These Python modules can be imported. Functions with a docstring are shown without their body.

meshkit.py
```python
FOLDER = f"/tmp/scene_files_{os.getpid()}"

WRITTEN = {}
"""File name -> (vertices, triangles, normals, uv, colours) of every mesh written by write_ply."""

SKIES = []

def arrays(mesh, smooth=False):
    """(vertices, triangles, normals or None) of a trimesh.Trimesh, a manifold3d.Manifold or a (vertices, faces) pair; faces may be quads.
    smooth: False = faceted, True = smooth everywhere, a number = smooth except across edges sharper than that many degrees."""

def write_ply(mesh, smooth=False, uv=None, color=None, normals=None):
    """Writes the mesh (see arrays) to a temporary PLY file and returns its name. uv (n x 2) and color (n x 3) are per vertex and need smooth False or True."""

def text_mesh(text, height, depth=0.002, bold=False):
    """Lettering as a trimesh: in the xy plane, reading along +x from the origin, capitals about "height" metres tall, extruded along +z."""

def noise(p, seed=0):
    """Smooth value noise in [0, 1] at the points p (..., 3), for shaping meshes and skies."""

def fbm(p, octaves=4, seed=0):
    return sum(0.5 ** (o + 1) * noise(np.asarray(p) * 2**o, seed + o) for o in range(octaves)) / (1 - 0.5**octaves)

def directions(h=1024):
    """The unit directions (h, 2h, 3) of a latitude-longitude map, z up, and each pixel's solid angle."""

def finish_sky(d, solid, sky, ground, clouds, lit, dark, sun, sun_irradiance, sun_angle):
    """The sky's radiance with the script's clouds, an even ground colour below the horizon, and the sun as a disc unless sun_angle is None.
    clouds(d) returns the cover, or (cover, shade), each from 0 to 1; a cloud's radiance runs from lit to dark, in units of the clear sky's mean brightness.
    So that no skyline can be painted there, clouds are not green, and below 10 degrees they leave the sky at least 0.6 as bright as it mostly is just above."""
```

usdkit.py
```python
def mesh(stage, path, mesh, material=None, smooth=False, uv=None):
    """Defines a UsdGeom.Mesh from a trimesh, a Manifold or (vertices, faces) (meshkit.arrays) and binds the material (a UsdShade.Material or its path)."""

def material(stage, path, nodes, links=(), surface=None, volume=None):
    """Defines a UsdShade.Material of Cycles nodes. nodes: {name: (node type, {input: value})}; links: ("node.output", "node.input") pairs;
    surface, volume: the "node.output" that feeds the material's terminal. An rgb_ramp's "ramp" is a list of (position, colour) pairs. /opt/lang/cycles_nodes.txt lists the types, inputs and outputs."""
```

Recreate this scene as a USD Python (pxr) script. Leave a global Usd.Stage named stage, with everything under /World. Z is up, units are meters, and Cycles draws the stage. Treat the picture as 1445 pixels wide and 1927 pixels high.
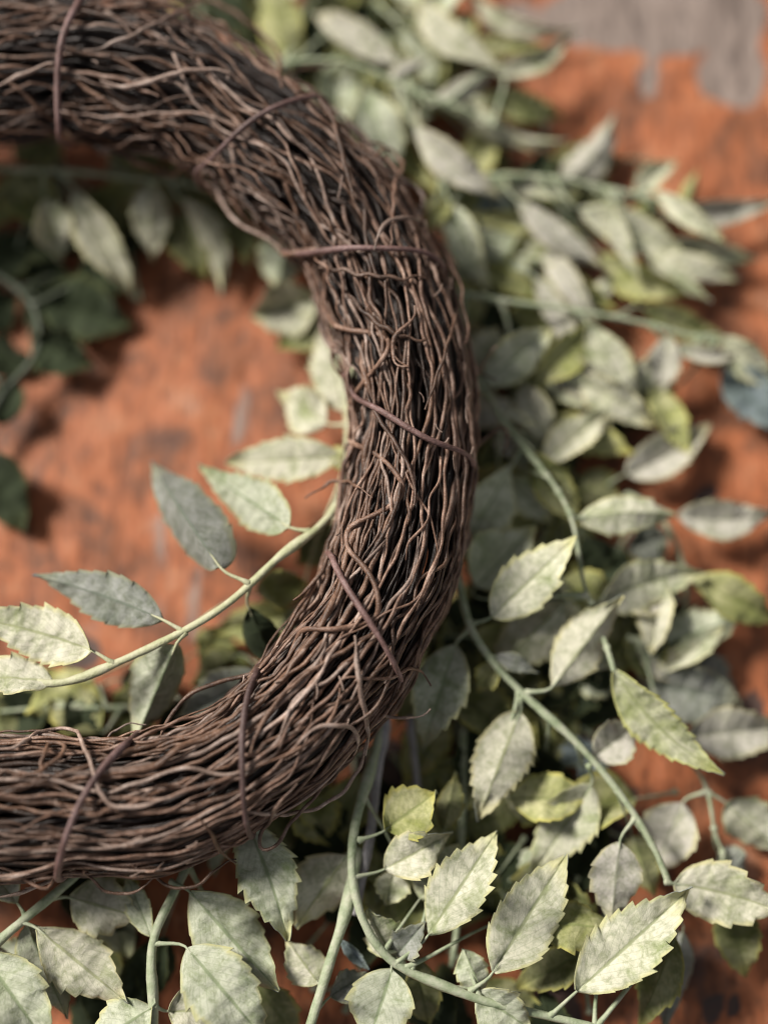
import math, random
import numpy as np
import usdkit
from pxr import Usd, UsdGeom, UsdLux, UsdShade, Gf, Sdf, Vt
from scipy.interpolate import CubicSpline

stage = Usd.Stage.CreateInMemory()
UsdGeom.SetStageUpAxis(stage, UsdGeom.Tokens.z)
UsdGeom.SetStageMetersPerUnit(stage, 1.0)
UsdGeom.Xform.Define(stage, '/World')
UsdGeom.Scope.Define(stage, '/World/Looks')
rng = np.random.default_rng(11)
random.seed(5)

# ------------------------------------------------------------------ camera
TILT = math.radians(11.0)
DIST = 0.50
TARGET = np.array([0.0, 0.0, 0.050])
SPAN = 0.48                      # picture width over distance
PW, PH = 1445.0, 1927.0
FWD = np.array([0.0, math.sin(TILT), -math.cos(TILT)])
UPV = np.array([0.0, math.cos(TILT), math.sin(TILT)])
RIGHT = np.array([1.0, 0.0, 0.0])
EYE = TARGET - DIST * FWD
cam = UsdGeom.Camera.Define(stage, '/World/camera')
cam.CreateHorizontalApertureAttr(36.0)
cam.CreateVerticalApertureAttr(36.0 * 1024 / 767)
cam.CreateFocalLengthAttr(36.0 / SPAN)
cam.CreateFStopAttr(2.2)
cam.CreateFocusDistanceAttr(0.487)
cam.CreateClippingRangeAttr(Gf.Vec2f(0.02, 50))
cam.CreateExposureAttr(1.90)
M = Gf.Matrix4d(*[float(x) for x in (*RIGHT, 0, *UPV, 0, *(-FWD), 0, *EYE, 1)])
cam.AddTransformOp().Set(M)


def at(px, py, h_mm):
    """point of the place seen at pixel (px, py), h_mm above the board"""
    d = FWD + RIGHT * ((px - PW / 2) / PW * SPAN) + UPV * ((PH / 2 - py) / PW * SPAN)
    k = (h_mm / 1000.0 - EYE[2]) / d[2]
    return EYE + d * k


def px2m(n, p):
    return n * SPAN * float(np.dot(np.asarray(p) - EYE, FWD)) / PW


# ------------------------------------------------------------------ light
SUN = np.array([-0.64, 0.40, 0.66]); SUN /= np.linalg.norm(SUN)
elev, rot = math.asin(SUN[2]), math.atan2(SUN[0], SUN[1])
usdkit.material(stage, '/World/Looks/sky', {
    'sky': ('sky_texture', {'sky_type': 'single_scattering', 'sun_disc': False, 'sun_elevation': elev, 'sun_rotation': rot}),
    'tc': ('texture_coordinate', {}),
    'n': ('noise_texture', {'scale': 2.2, 'detail': 6.0, 'roughness': 0.55}),
    'r': ('rgb_ramp', {'ramp': [(0.25, (0.80, 0.80, 0.80)), (0.62, (0.96, 0.96, 0.96))]}),
    'm': ('mix', {'mix_type': 'mix', 'color2': (1.05, 1.02, 0.98)}),
    'bg': ('background_shader', {'strength': 0.05})},
    [('tc.generated', 'n.vector'), ('n.fac', 'r.fac'), ('r.color', 'm.fac'), ('sky.color', 'm.color1'), ('m.color', 'bg.color')], surface='bg.background')
dome = UsdLux.DomeLight.Define(stage, '/World/sky')
UsdShade.MaterialBindingAPI.Apply(dome.GetPrim()).Bind(UsdShade.Material.Get(stage, '/World/Looks/sky'))
dome.GetPrim().SetCustomDataByKey('kind', 'structure')
sun = UsdLux.DistantLight.Define(stage, '/World/sun')
sun.CreateIntensityAttr(0.4)
sun.CreateAngleAttr(16.0)
sun.CreateColorAttr(Gf.Vec3f(1.0, 0.95, 0.88))
sun.GetPrim().GetAttribute('inputs:normalize').Set(True) if sun.GetPrim().HasAttribute('inputs:normalize') else sun.CreateNormalizeAttr(True)
zax = SUN
xax = np.cross([0, 1, 0], zax); xax /= np.linalg.norm(xax)
yax = np.cross(zax, xax)
sun.AddTransformOp().Set(Gf.Matrix4d(*[float(x) for x in (*xax, 0, *yax, 0, *zax, 0, 0, 0, 0, 1)]))

# ------------------------------------------------------------------ helpers
used = {}


def numbered(name):
    used[name] = used.get(name, -1) + 1
    return name if used[name] == 0 else f'{name}_{used[name]:03d}'


def path_in(parent, name):
    return numbered(parent + '/' + name)


def thing(name, label, cat, loc=(0, 0, 0), group=None):
    p = path_in('/World', name)
    x = UsdGeom.Xform.Define(stage, p)
    x.AddTranslateOp().Set(Gf.Vec3d(*map(float, loc)))
    pr = x.GetPrim()
    pr.SetCustomDataByKey('label', label); pr.SetCustomDataByKey('category', cat)
    if group:
        pr.SetCustomDataByKey('group', group)
    return p, np.asarray(loc, float)


def part(name, vf, mat, parent, origin, uv=None, smooth=True, label=None, kind=None):
    p = path_in(parent, name)
    v, f = vf
    m = usdkit.mesh(stage, p, (np.asarray(v) - origin, np.asarray(f)), '/World/Looks/' + mat, smooth=False, uv=uv)
    if smooth:
        nn = vnormals(np.asarray(v), np.asarray(f))
        m.CreateNormalsAttr(Vt.Vec3fArray.FromNumpy(nn.astype(np.float32)))
        m.SetNormalsInterpolation('vertex')
    if label:
        m.GetPrim().SetCustomDataByKey('label', label)
    if kind:
        m.GetPrim().SetCustomDataByKey('kind', kind)
    return p


def vnormals(v, f):
    fn = np.cross(v[f[:, 1]] - v[f[:, 0]], v[f[:, 2]] - v[f[:, 0]])
    n = np.zeros_like(v)
    for i in range(3):
        np.add.at(n, f[:, i], fn)
    l = np.linalg.norm(n, axis=1, keepdims=True); l[l == 0] = 1
    return n / l


def unit(a):
    return a / np.maximum(np.linalg.norm(a, axis=-1, keepdims=True), 1e-12)


def resample(pts, step):
    pts = np.asarray(pts, float)
    d = np.r_[0, np.cumsum(np.linalg.norm(np.diff(pts, axis=0), axis=1))]
    keep = np.r_[True, np.diff(d) > 1e-9]
    pts, d = pts[keep], d[keep]
    n = max(4, int(d[-1] / step))
    cs = CubicSpline(d, pts) if len(pts) > 2 else None
    t = np.linspace(0, d[-1], n)
    if cs is None:
        return pts[0] + (pts[-1] - pts[0]) * (t / d[-1])[:, None]
    return cs(t)


def tube(c, r, sides=6, rough=0.0, ell=0.0, g=rng):
    """closed tube through centres c (n,3), radii r (n,), with lumpy skin"""
    c = np.asarray(c, float); n = len(c)
    r = np.broadcast_to(r, (n,)).astype(float)
    t = unit(np.gradient(c, axis=0))
    u = np.zeros_like(c)
    a = np.cross(t[0], [0.3, 0.2, 1.0])
    u[0] = a / np.linalg.norm(a)
    for i in range(1, n):
        b = u[i - 1] - t[i] * np.dot(u[i - 1], t[i])
        u[i] = b / max(np.linalg.norm(b), 1e-9)
    w = np.cross(t, u)
    ang = np.arange(sides) * 2 * np.pi / sides
    rr = r[:, None] * (1 + rough * g.standard_normal((n, sides)))
    if ell:
        rr = rr * (1 + ell * np.cos(2 * (ang[None] + np.linspace(0, g.uniform(-3, 3), n)[:, None] + g.uniform(0, 6))))
    v = c[:, None] + rr[..., None] * (np.cos(ang)[None, :, None] * u[:, None] + np.sin(ang)[None, :, None] * w[:, None])
    v = v.reshape(-1, 3)
    i = np.arange(n - 1)[:, None]; k = np.arange(sides)[None]
    k2 = (k + 1) % sides
    A, B, C, D = i * sides + k, i * sides + k2, (i + 1) * sides + k2, (i + 1) * sides + k
    f = np.concatenate([np.stack([A, B, C], -1).reshape(-1, 3), np.stack([A, C, D], -1).reshape(-1, 3)])
    v = np.vstack([v, c[0] - t[0] * r[0] * .5, c[-1] + t[-1] * r[-1] * .5])
    e0, e1 = n * sides, n * sides + 1
    kk = np.arange(sides); kk2 = (kk + 1) % sides
    f = np.vstack([f, np.stack([np.full(sides, e0), kk2, kk], -1), np.stack([np.full(sides, e1), (n - 1) * sides + kk, (n - 1) * sides + kk2], -1)])
    return v, f


def join(meshes):
    vs, fs, o = [], [], 0
    for v, f in meshes:
        vs.append(v); fs.append(f + o); o += len(v)
    return np.vstack(vs), np.vstack(fs)


# ------------------------------------------------------------------ materials
def vine_mat(name, dark, light, grey, rough=0.43):
    usdkit.material(stage, '/World/Looks/' + name, {
        'g': ('geometry', {}), 'oi': ('object_info', {}),
        'n1': ('noise_texture', {'scale': 160.0, 'detail': 5.0, 'roughness': 0.6}),
        'n2': ('noise_texture', {'scale': 1700.0, 'detail': 3.0, 'roughness': 0.6}),
        'r1': ('rgb_ramp', {'ramp': [(0.28, dark), (0.52, light), (0.72, grey)]}),
        'r2': ('rgb_ramp', {'ramp': [(0.3, (0.45, 0.42, 0.40)), (0.65, (1.15, 1.12, 1.1))]}),
        'mu': ('mix', {'mix_type': 'multiply', 'fac': 0.8}),
        'hs': ('hsv', {}), 'mr': ('map_range', {'to_min': 0.55, 'to_max': 1.35}),
        'b': ('bump', {'strength': 0.6, 'distance': 0.0005}),
        'p': ('principled_bsdf', {'roughness': rough, 'specular_ior_level': 0.5})},
        [('g.position', 'n1.vector'), ('g.position', 'n2.vector'), ('n1.fac', 'r1.fac'), ('n2.fac', 'r2.fac'),
         ('r1.color', 'mu.color1'), ('r2.color', 'mu.color2'), ('oi.random', 'mr.value'), ('mr.result', 'hs.value'),
         ('mu.color', 'hs.color'), ('hs.color', 'p.base_color'), ('n2.fac', 'b.height'), ('b.normal', 'p.normal')], surface='p.BSDF')


vine_mat('vine_brown', (0.055, 0.030, 0.019), (0.205, 0.120, 0.083), (0.43, 0.305, 0.240))
vine_mat('vine_umber', (0.040, 0.021, 0.013), (0.130, 0.071, 0.044), (0.28, 0.175, 0.125))
vine_mat('vine_grey', (0.11, 0.070, 0.053), (0.33, 0.24, 0.195), (0.52, 0.42, 0.37))
vine_mat('vine_deep_shade', (0.010, 0.006, 0.004), (0.034, 0.019, 0.012), (0.08, 0.048, 0.035))  # second layer of twigs, shade between strands put into the colour
vine_mat('vine_inner_shade', (0.010, 0.006, 0.005), (0.020, 0.012, 0.009), (0.036, 0.024, 0.019))  # core twigs, the shade inside the bundle painted into their colour
vine_mat('binding', (0.085, 0.046, 0.040), (0.17, 0.100, 0.090), (0.27, 0.18, 0.175), 0.5)


def leaf_mat(name, chalk, green, rim, rib, under, cover=(0.36, 0.60), trans=0.18):
    N = {
        'tc': ('texture_coordinate', {}), 'g': ('geometry', {}), 'oi': ('object_info', {}),
        'sx': ('separate_xyz', {}),
        'off': ('math', {'math_type': 'subtract', 'value2': 0.5}), 'av': ('math', {'math_type': 'absolute'}),
        'isu': ('math', {'math_type': 'greater_than', 'value2': 1.5}),
        'um': ('math', {'math_type': 'multiply', 'value2': 2.0}), 'u': ('math', {'math_type': 'subtract'}),
        'n1': ('noise_texture', {'scale': 85.0, 'detail': 7.0, 'roughness': 0.68, 'distortion': 0.6}),
        'n2': ('noise_texture', {'scale': 330.0, 'detail': 6.0, 'roughness': 0.72, 'distortion': 0.5}),
        'n3': ('noise_texture', {'scale': 2600.0, 'detail': 2.0, 'roughness': 0.6}),
        'r1': ('rgb_ramp', {'ramp': [(cover[0], (0, 0, 0)), (cover[1], (1, 1, 1))]}),
        'r2': ('rgb_ramp', {'ramp': [(0.34, (0.50, 0.55, 0.40)), (0.56, (1.10, 1.10, 1.10))]}),
        'c1': ('mix', {'mix_type': 'mix', 'color1': green, 'color2': chalk}),
        'c2': ('mix', {'mix_type': 'multiply', 'fac': 0.75}),
        # rim: edges and tip run to yellow-green
        'e1': ('math', {'math_type': 'multiply', 'value2': 2.0}),
        'nn': ('math', {'math_type': 'multiply_add', 'value2': 0.55, 'value3': -0.27}),
        'e2': ('math', {'math_type': 'add'}),
        'e3': ('map_range', {'range_type': 'smoothstep', 'from_min': 0.78, 'from_max': 1.02, 'to_min': 0.0, 'to_max': 0.85, 'clamp': True}),
        't2': ('math', {'math_type': 'add'}),
        't3': ('map_range', {'range_type': 'smoothstep', 'from_min': 0.74, 'from_max': 1.02, 'to_min': 0.0, 'to_max': 0.9, 'clamp': True}),
        'mx': ('math', {'math_type': 'maximum'}),
        'c3': ('mix', {'mix_type': 'mix', 'color2': rim}),
        # midrib and side veins
        'm1': ('map_range', {'range_type': 'smoothstep', 'from_min': 0.012, 'from_max': 0.040, 'to_min': 0.8, 'to_max': 0.0, 'clamp': True}),
        'c4': ('mix', {'mix_type': 'mix', 'color2': rib}),
        'v1': ('math', {'math_type': 'multiply_add', 'value2': -0.85}),
        'v2': ('math', {'math_type': 'multiply', 'value2': 62.0}),
        'v3': ('math', {'math_type': 'sine'}),
        'v4': ('map_range', {'from_min': 0.80, 'from_max': 1.0, 'to_min': 0.0, 'to_max': 0.30, 'clamp': True}),
        'c5': ('mix', {'mix_type': 'mix', 'color2': rib}),
        'cu': ('mix', {'mix_type': 'mix', 'color2': under}),
        'hs': ('hsv', {}), 'mr': ('map_range', {'to_min': 0.84, 'to_max': 1.10}),
        'b': ('bump', {'strength': 0.7, 'distance': 0.0009}),
        'bh': ('mix_float', {'fac': 0.4}),
        'p': ('principled_bsdf', {'roughness': 0.78, 'specular_ior_level': 0.25, 'sheen_weight': 0.08}),
        'tr': ('translucent_bsdf', {}),
        'ms': ('mix_closure', {'fac': trans})}
    L = [('tc.UV', 'sx.vector'), ('sx.y', 'off.value1'), ('off.value', 'av.value1'),
         ('sx.x', 'isu.value1'), ('isu.value', 'um.value1'), ('sx.x', 'u.value1'), ('um.value', 'u.value2'),
         ('g.position', 'n1.vector'), ('g.position', 'n2.vector'), ('g.position', 'n3.vector'),
         ('n1.fac', 'r1.fac'), ('n2.fac', 'r2.fac'), ('r1.color', 'c1.fac'), ('c1.color', 'c2.color1'), ('r2.color', 'c2.color2'),
         ('av.value', 'e1.value1'), ('n1.fac', 'nn.value1'), ('e1.value', 'e2.value1'), ('nn.value', 'e2.value2'), ('e2.value', 'e3.value'),
         ('u.value', 't2.value1'), ('nn.value', 't2.value2'), ('t2.value', 't3.value'),
         ('e3.result', 'mx.value1'), ('t3.result', 'mx.value2'), ('mx.value', 'c3.fac'), ('c2.color', 'c3.color1'),
         ('av.value', 'm1.value'), ('m1.result', 'c4.fac'), ('c5.color', 'c4.color1'),
         ('av.value', 'v1.value1'), ('u.value', 'v1.value3'), ('v1.value', 'v2.value1'), ('v2.value', 'v3.value1'), ('v3.value', 'v4.value'),
         ('v4.result', 'c5.fac'), ('c3.color', 'c5.color1'),
         ('isu.value', 'cu.fac'), ('c4.color', 'cu.color1'),
         ('oi.random', 'mr.value'), ('mr.result', 'hs.value'), ('cu.color', 'hs.color'),
         ('hs.color', 'p.base_color'), ('hs.color', 'tr.color'), ('n2.fac', 'bh.a'), ('n3.fac', 'bh.b'), ('bh.result', 'b.height'), ('b.normal', 'p.normal'),
         ('p.BSDF', 'ms.closure1'), ('tr.BSDF', 'ms.closure2')]
    usdkit.material(stage, '/World/Looks/' + name, N, L, surface='ms.closure')


UNDER = (0.34, 0.37, 0.32)
leaf_mat('leaf_pale', (0.65, 0.635, 0.50), (0.25, 0.30, 0.12), (0.60, 0.58, 0.28), (0.28, 0.31, 0.16), UNDER, (0.30, 0.52))
leaf_mat('leaf_cream', (0.69, 0.665, 0.53), (0.32, 0.36, 0.17), (0.65, 0.60, 0.30), (0.34, 0.36, 0.19), UNDER, (0.28, 0.50))
leaf_mat('leaf_yellow', (0.56, 0.54, 0.30), (0.32, 0.34, 0.11), (0.58, 0.53, 0.13), (0.27, 0.30, 0.11), (0.36, 0.38, 0.22), (0.36, 0.60))
leaf_mat('leaf_mint', (0.61, 0.63, 0.49), (0.28, 0.34, 0.17), (0.58, 0.56, 0.27), (0.26, 0.32, 0.17), (0.33, 0.37, 0.31), (0.29, 0.50))
leaf_mat('leaf_sage', (0.57, 0.565, 0.40), (0.30, 0.34, 0.12), (0.57, 0.56, 0.16), (0.28, 0.31, 0.14), UNDER, (0.32, 0.56))
leaf_mat('leaf_lilac', (0.575, 0.545, 0.475), (0.36, 0.365, 0.25), (0.54, 0.50, 0.28), (0.33, 0.34, 0.24), (0.36, 0.36, 0.34), (0.28, 0.50))
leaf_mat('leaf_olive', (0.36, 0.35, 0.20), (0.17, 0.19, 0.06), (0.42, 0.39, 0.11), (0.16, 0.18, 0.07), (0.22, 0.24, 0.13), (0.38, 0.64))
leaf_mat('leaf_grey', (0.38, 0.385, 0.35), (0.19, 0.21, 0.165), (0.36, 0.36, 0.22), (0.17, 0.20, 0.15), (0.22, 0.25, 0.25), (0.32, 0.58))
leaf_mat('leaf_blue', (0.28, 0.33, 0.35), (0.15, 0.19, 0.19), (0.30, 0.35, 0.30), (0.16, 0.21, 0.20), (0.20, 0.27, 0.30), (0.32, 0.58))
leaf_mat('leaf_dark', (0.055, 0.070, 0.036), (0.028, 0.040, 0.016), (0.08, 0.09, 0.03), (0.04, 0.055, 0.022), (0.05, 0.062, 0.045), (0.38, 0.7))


def stem_mat(name, c0, c1, c2):
    usdkit.material(stage, '/World/Looks/' + name, {
        'g': ('geometry', {}),
        'n': ('noise_texture', {'scale': 240.0, 'detail': 5.0, 'roughness': 0.65}), 'n2': ('noise_texture', {'scale': 1500.0, 'detail': 3.0}),
        'r': ('rgb_ramp', {'ramp': [(0.3, c0), (0.5, c1), (0.7, c2)]}),
        'b': ('bump', {'strength': 0.4, 'distance': 0.0005}),
        'p': ('principled_bsdf', {'roughness': 0.6, 'specular_ior_level': 0.3})},
        [('g.position', 'n.vector'), ('g.position', 'n2.vector'), ('n.fac', 'r.fac'), ('r.color', 'p.base_color'), ('n2.fac', 'b.height'), ('b.normal', 'p.normal')], surface='p.BSDF')


stem_mat('stem_sage', (0.20, 0.25, 0.14), (0.34, 0.38, 0.25), (0.46, 0.46, 0.35))
stem_mat('stem_cream', (0.34, 0.36, 0.19), (0.46, 0.46, 0.29), (0.55, 0.53, 0.38))
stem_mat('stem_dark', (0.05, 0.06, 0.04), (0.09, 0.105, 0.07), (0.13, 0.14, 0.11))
stem_mat('stem_lilac', (0.26, 0.25, 0.26), (0.36, 0.34, 0.35), (0.46, 0.44, 0.45))

# the board: UV carries (bare wood, dark stain and painted shade) of each point
usdkit.material(stage, '/World/Looks/board', {
    'tc': ('texture_coordinate', {}), 'g': ('geometry', {}), 'sx': ('separate_xyz', {}),
    'mp': ('mapping', {'scale': (1.0, 0.22, 1.0), 'rotation': (0, 0, 0.12)}),
    'n1': ('noise_texture', {'scale': 34.0, 'detail': 8.0, 'roughness': 0.66, 'distortion': 0.4}),
    'n2': ('noise_texture', {'scale': 420.0, 'detail': 6.0, 'roughness': 0.7}),
    'n3': ('noise_texture', {'scale': 90.0, 'detail': 5.0, 'roughness': 0.6}),
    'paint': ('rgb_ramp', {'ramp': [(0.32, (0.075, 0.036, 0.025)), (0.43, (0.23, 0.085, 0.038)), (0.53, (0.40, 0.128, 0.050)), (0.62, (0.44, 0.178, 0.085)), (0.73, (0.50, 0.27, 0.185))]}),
    'wood': ('rgb_ramp', {'ramp': [(0.3, (0.13, 0.095, 0.078)), (0.6, (0.30, 0.235, 0.20))]}),
    'gr': ('rgb_ramp', {'ramp': [(0.35, (0.24, 0.22, 0.22)), (0.49, (1.0, 1.0, 1.0)), (0.8, (1.12, 1.12, 1.12))]}),
    'a1': ('math', {'math_type': 'multiply_add', 'value2': 0.9, 'value3': -0.45}), 'a2': ('math', {'math_type': 'add'}),
    'a3': ('map_range', {'range_type': 'smoothstep', 'from_min': 0.42, 'from_max': 0.56, 'to_min': 0.0, 'to_max': 1.0, 'clamp': True}),
    'd1': ('math', {'math_type': 'add'}),
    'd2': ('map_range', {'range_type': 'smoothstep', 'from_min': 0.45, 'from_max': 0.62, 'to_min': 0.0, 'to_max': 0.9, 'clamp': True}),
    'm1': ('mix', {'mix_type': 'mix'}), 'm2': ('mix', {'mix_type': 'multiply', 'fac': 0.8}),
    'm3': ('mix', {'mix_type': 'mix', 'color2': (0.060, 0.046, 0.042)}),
    'bh': ('mix_float', {'fac': 0.35}),
    'b': ('bump', {'strength': 0.6, 'distance': 0.0012}),
    'p': ('principled_bsdf', {'roughness': 0.55, 'specular_ior_level': 0.35})},
    [('g.position', 'mp.vector'), ('mp.vector', 'n2.vector'), ('g.position', 'n1.vector'), ('mp.vector', 'n3.vector'),
     ('tc.UV', 'sx.vector'), ('n1.fac', 'paint.fac'), ('n3.fac', 'wood.fac'), ('n2.fac', 'gr.fac'),
     ('n3.fac', 'a1.value1'), ('sx.x', 'a2.value1'), ('a1.value', 'a2.value2'), ('a2.value', 'a3.value'),
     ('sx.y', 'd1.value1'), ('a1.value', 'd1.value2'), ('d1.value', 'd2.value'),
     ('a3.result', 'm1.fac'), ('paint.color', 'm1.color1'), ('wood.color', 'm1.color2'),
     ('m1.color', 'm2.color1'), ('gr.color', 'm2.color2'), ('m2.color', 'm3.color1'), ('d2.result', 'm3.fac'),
     ('m3.color', 'p.base_color'), ('n2.fac', 'bh.a'), ('a3.result', 'bh.b'), ('bh.result', 'b.height'), ('b.normal', 'p.normal')], surface='p.BSDF')


# ------------------------------------------------------------------ the board underneath
def build_board():
    import meshkit
    nx, ny = 300, 360
    X, Y = np.meshgrid(np.linspace(-0.40, 0.40, nx), np.linspace(-0.46, 0.50, ny))
    P = np.stack([X.ravel(), Y.ravel(), np.zeros(X.size)], 1)
    q = P * [1, 0.35, 1]
    rel = 0.0014 * np.asarray(meshkit.fbm(q * 45)) + 0.0009 * np.asarray(meshkit.fbm(q * 190 + 7))
    bare = np.zeros(len(P)); dark = np.zeros(len(P))
    wob = 0.012 * np.stack([np.asarray(meshkit.fbm(P * 60 + 3)), np.asarray(meshkit.fbm(P * 60 + 19)), np.zeros(len(P))], 1)
    Q = P + wob

    def blob(arr, px, py, rx, ry, amt):
        c = at(px, py, 0); a = px2m(rx, c); b = px2m(ry, c)
        r2 = ((Q[:, 0] - c[0]) / a) ** 2 + ((Q[:, 1] - c[1]) / b) ** 2
        np.maximum(arr, amt * np.clip(1.7 - 1.1 * np.sqrt(r2), 0, 1), out=arr)
    for b in [(1275, 0, 215, 66), (1405, 95, 66, 74), (1250, 112, 22, 34), (1000, 12, 40, 34),
              (480, 750, 30, 85), (320, 1030, 70, 150), (390, 1100, 60, 120), (210, 1150, 60, 40)]:
        blob(bare, *b, 1.0 if b[1] < 300 else 0.45)
    for b in [(1230, 1560, 330, 330, .36), (1200, 1850, 330, 200, .42), (100, 1800, 300, 200, .28), (60, 760, 260, 330, .34), (330, 1000, 170, 200, .26), (1300, 700, 200, 200, .2), (1380, 1200, 150, 260, .34), (500, 700, 200, 200, .18)]:  # the blob at the left inside the ring is painted-on shade
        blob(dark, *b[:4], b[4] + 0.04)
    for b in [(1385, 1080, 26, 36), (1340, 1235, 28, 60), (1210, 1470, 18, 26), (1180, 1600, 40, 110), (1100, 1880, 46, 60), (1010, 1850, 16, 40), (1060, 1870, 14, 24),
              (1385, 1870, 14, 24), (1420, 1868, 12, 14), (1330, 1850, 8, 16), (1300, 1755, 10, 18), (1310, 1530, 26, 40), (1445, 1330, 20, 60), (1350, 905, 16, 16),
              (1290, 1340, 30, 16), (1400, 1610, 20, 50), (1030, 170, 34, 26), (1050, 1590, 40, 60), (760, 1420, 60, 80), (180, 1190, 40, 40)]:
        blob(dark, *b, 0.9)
    h = rel - 0.0006 * np.clip(bare, 0, 1)
    P[:, 2] = h - 0.0018
    i = np.arange(ny - 1)[:, None]; k = np.arange(nx - 1)[None]
    A = i * nx + k
    f = np.concatenate([np.stack([A, A + 1, A + nx + 1], -1).reshape(-1, 3), np.stack([A, A + nx + 1, A + nx], -1).reshape(-1, 3)])
    # side skirts and underside, so that it is a plank with thickness
    rim = np.r_[np.arange(nx), np.arange(1, ny) * nx + nx - 1, (ny - 1) * nx + np.arange(nx - 2, -1, -1), np.arange(ny - 2, 0, -1) * nx]
    n0 = len(P); low = P[rim] * [1, 1, 0] + [0, 0, -0.024]
    P = np.vstack([P, low, [[0, 0, -0.024]]])
    m = len(rim); j = np.arange(m); j2 = (j + 1) % m
    f = np.vstack([f, np.stack([rim[j], n0 + j, n0 + j2], -1), np.stack([rim[j], n0 + j2, rim[j2]], -1), np.stack([np.full(m, n0 + m), n0 + j2, n0 + j], -1)])
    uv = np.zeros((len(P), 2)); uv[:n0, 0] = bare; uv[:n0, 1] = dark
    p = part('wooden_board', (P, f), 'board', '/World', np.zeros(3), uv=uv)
    pr = stage.GetPrimAtPath(p)
    pr.SetCustomDataByKey('kind', 'structure')
    pr.SetCustomDataByKey('label', 'weathered wooden board with worn orange red paint under the wreath')
    pr.SetCustomDataByKey('category', 'board')


build_board()

# ------------------------------------------------------------------ the wreath
HC = 45.0
RING = [(-150, 140, 138), (0, 133, 140), (150, 132, 140), (300, 160, 142), (430, 216, 134), (545, 305, 134), (670, 435, 122), (725, 555, 124), (766, 685, 121),
        (776, 800, 120), (761, 950, 120), (732, 1085, 124), (655, 1230, 121), (505, 1402, 125), (285, 1508, 130), (110, 1514, 137), (0, 1520, 138), (-150, 1500, 135),
        (-400, 1370, 135), (-580, 1080, 135), (-640, 830, 135), (-580, 520, 135), (-400, 260, 135)]
RC = np.array([at(x, y, HC) for x, y, r in RING])
RR = np.array([px2m(r, p) for (x, y, r), p in zip(RING, RC)])
_d = np.r_[0, np.cumsum(np.linalg.norm(np.diff(np.vstack([RC, RC[:1]]), axis=0), axis=1))]
RLEN = _d[-1]
CS_C = CubicSpline(_d, np.vstack([RC, RC[:1]]), bc_type='periodic')
CS_R = CubicSpline(_d, np.r_[RR, RR[:1]], bc_type='periodic')
S_END = _d[17]                   # last ring point in view


def nearest_s(p):
    q = np.linspace(0, RLEN, 1500)
    return q[int(np.argmin(np.sum((CS_C(q)[:, :2] - p[:2]) ** 2, axis=1)))]


TIE_S = [nearest_s(at(x, y, HC)) for x, y in [(112, 130), (475, 235), (690, 470), (775, 800), (690, 1160), (460, 1420), (165, 1510)]]


def ring_point(s, rho, phi):
    s = np.asarray(s, float) % RLEN
    c = CS_C(s); t = unit(CS_C(s, 1))
    out = unit(np.cross(t, [0, 0, 1.0]) * -1)
    R = CS_R(s)
    for tie in TIE_S:             # each binding bites into the bundle
        R = R * (1 - 0.055 * np.exp(-((s - tie) / 0.010) ** 2))
    return c + (R * rho)[:, None] * (np.cos(phi)[:, None] * out + (0.92 * np.sin(phi))[:, None] * np.array([0, 0, 1.0]))


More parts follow.
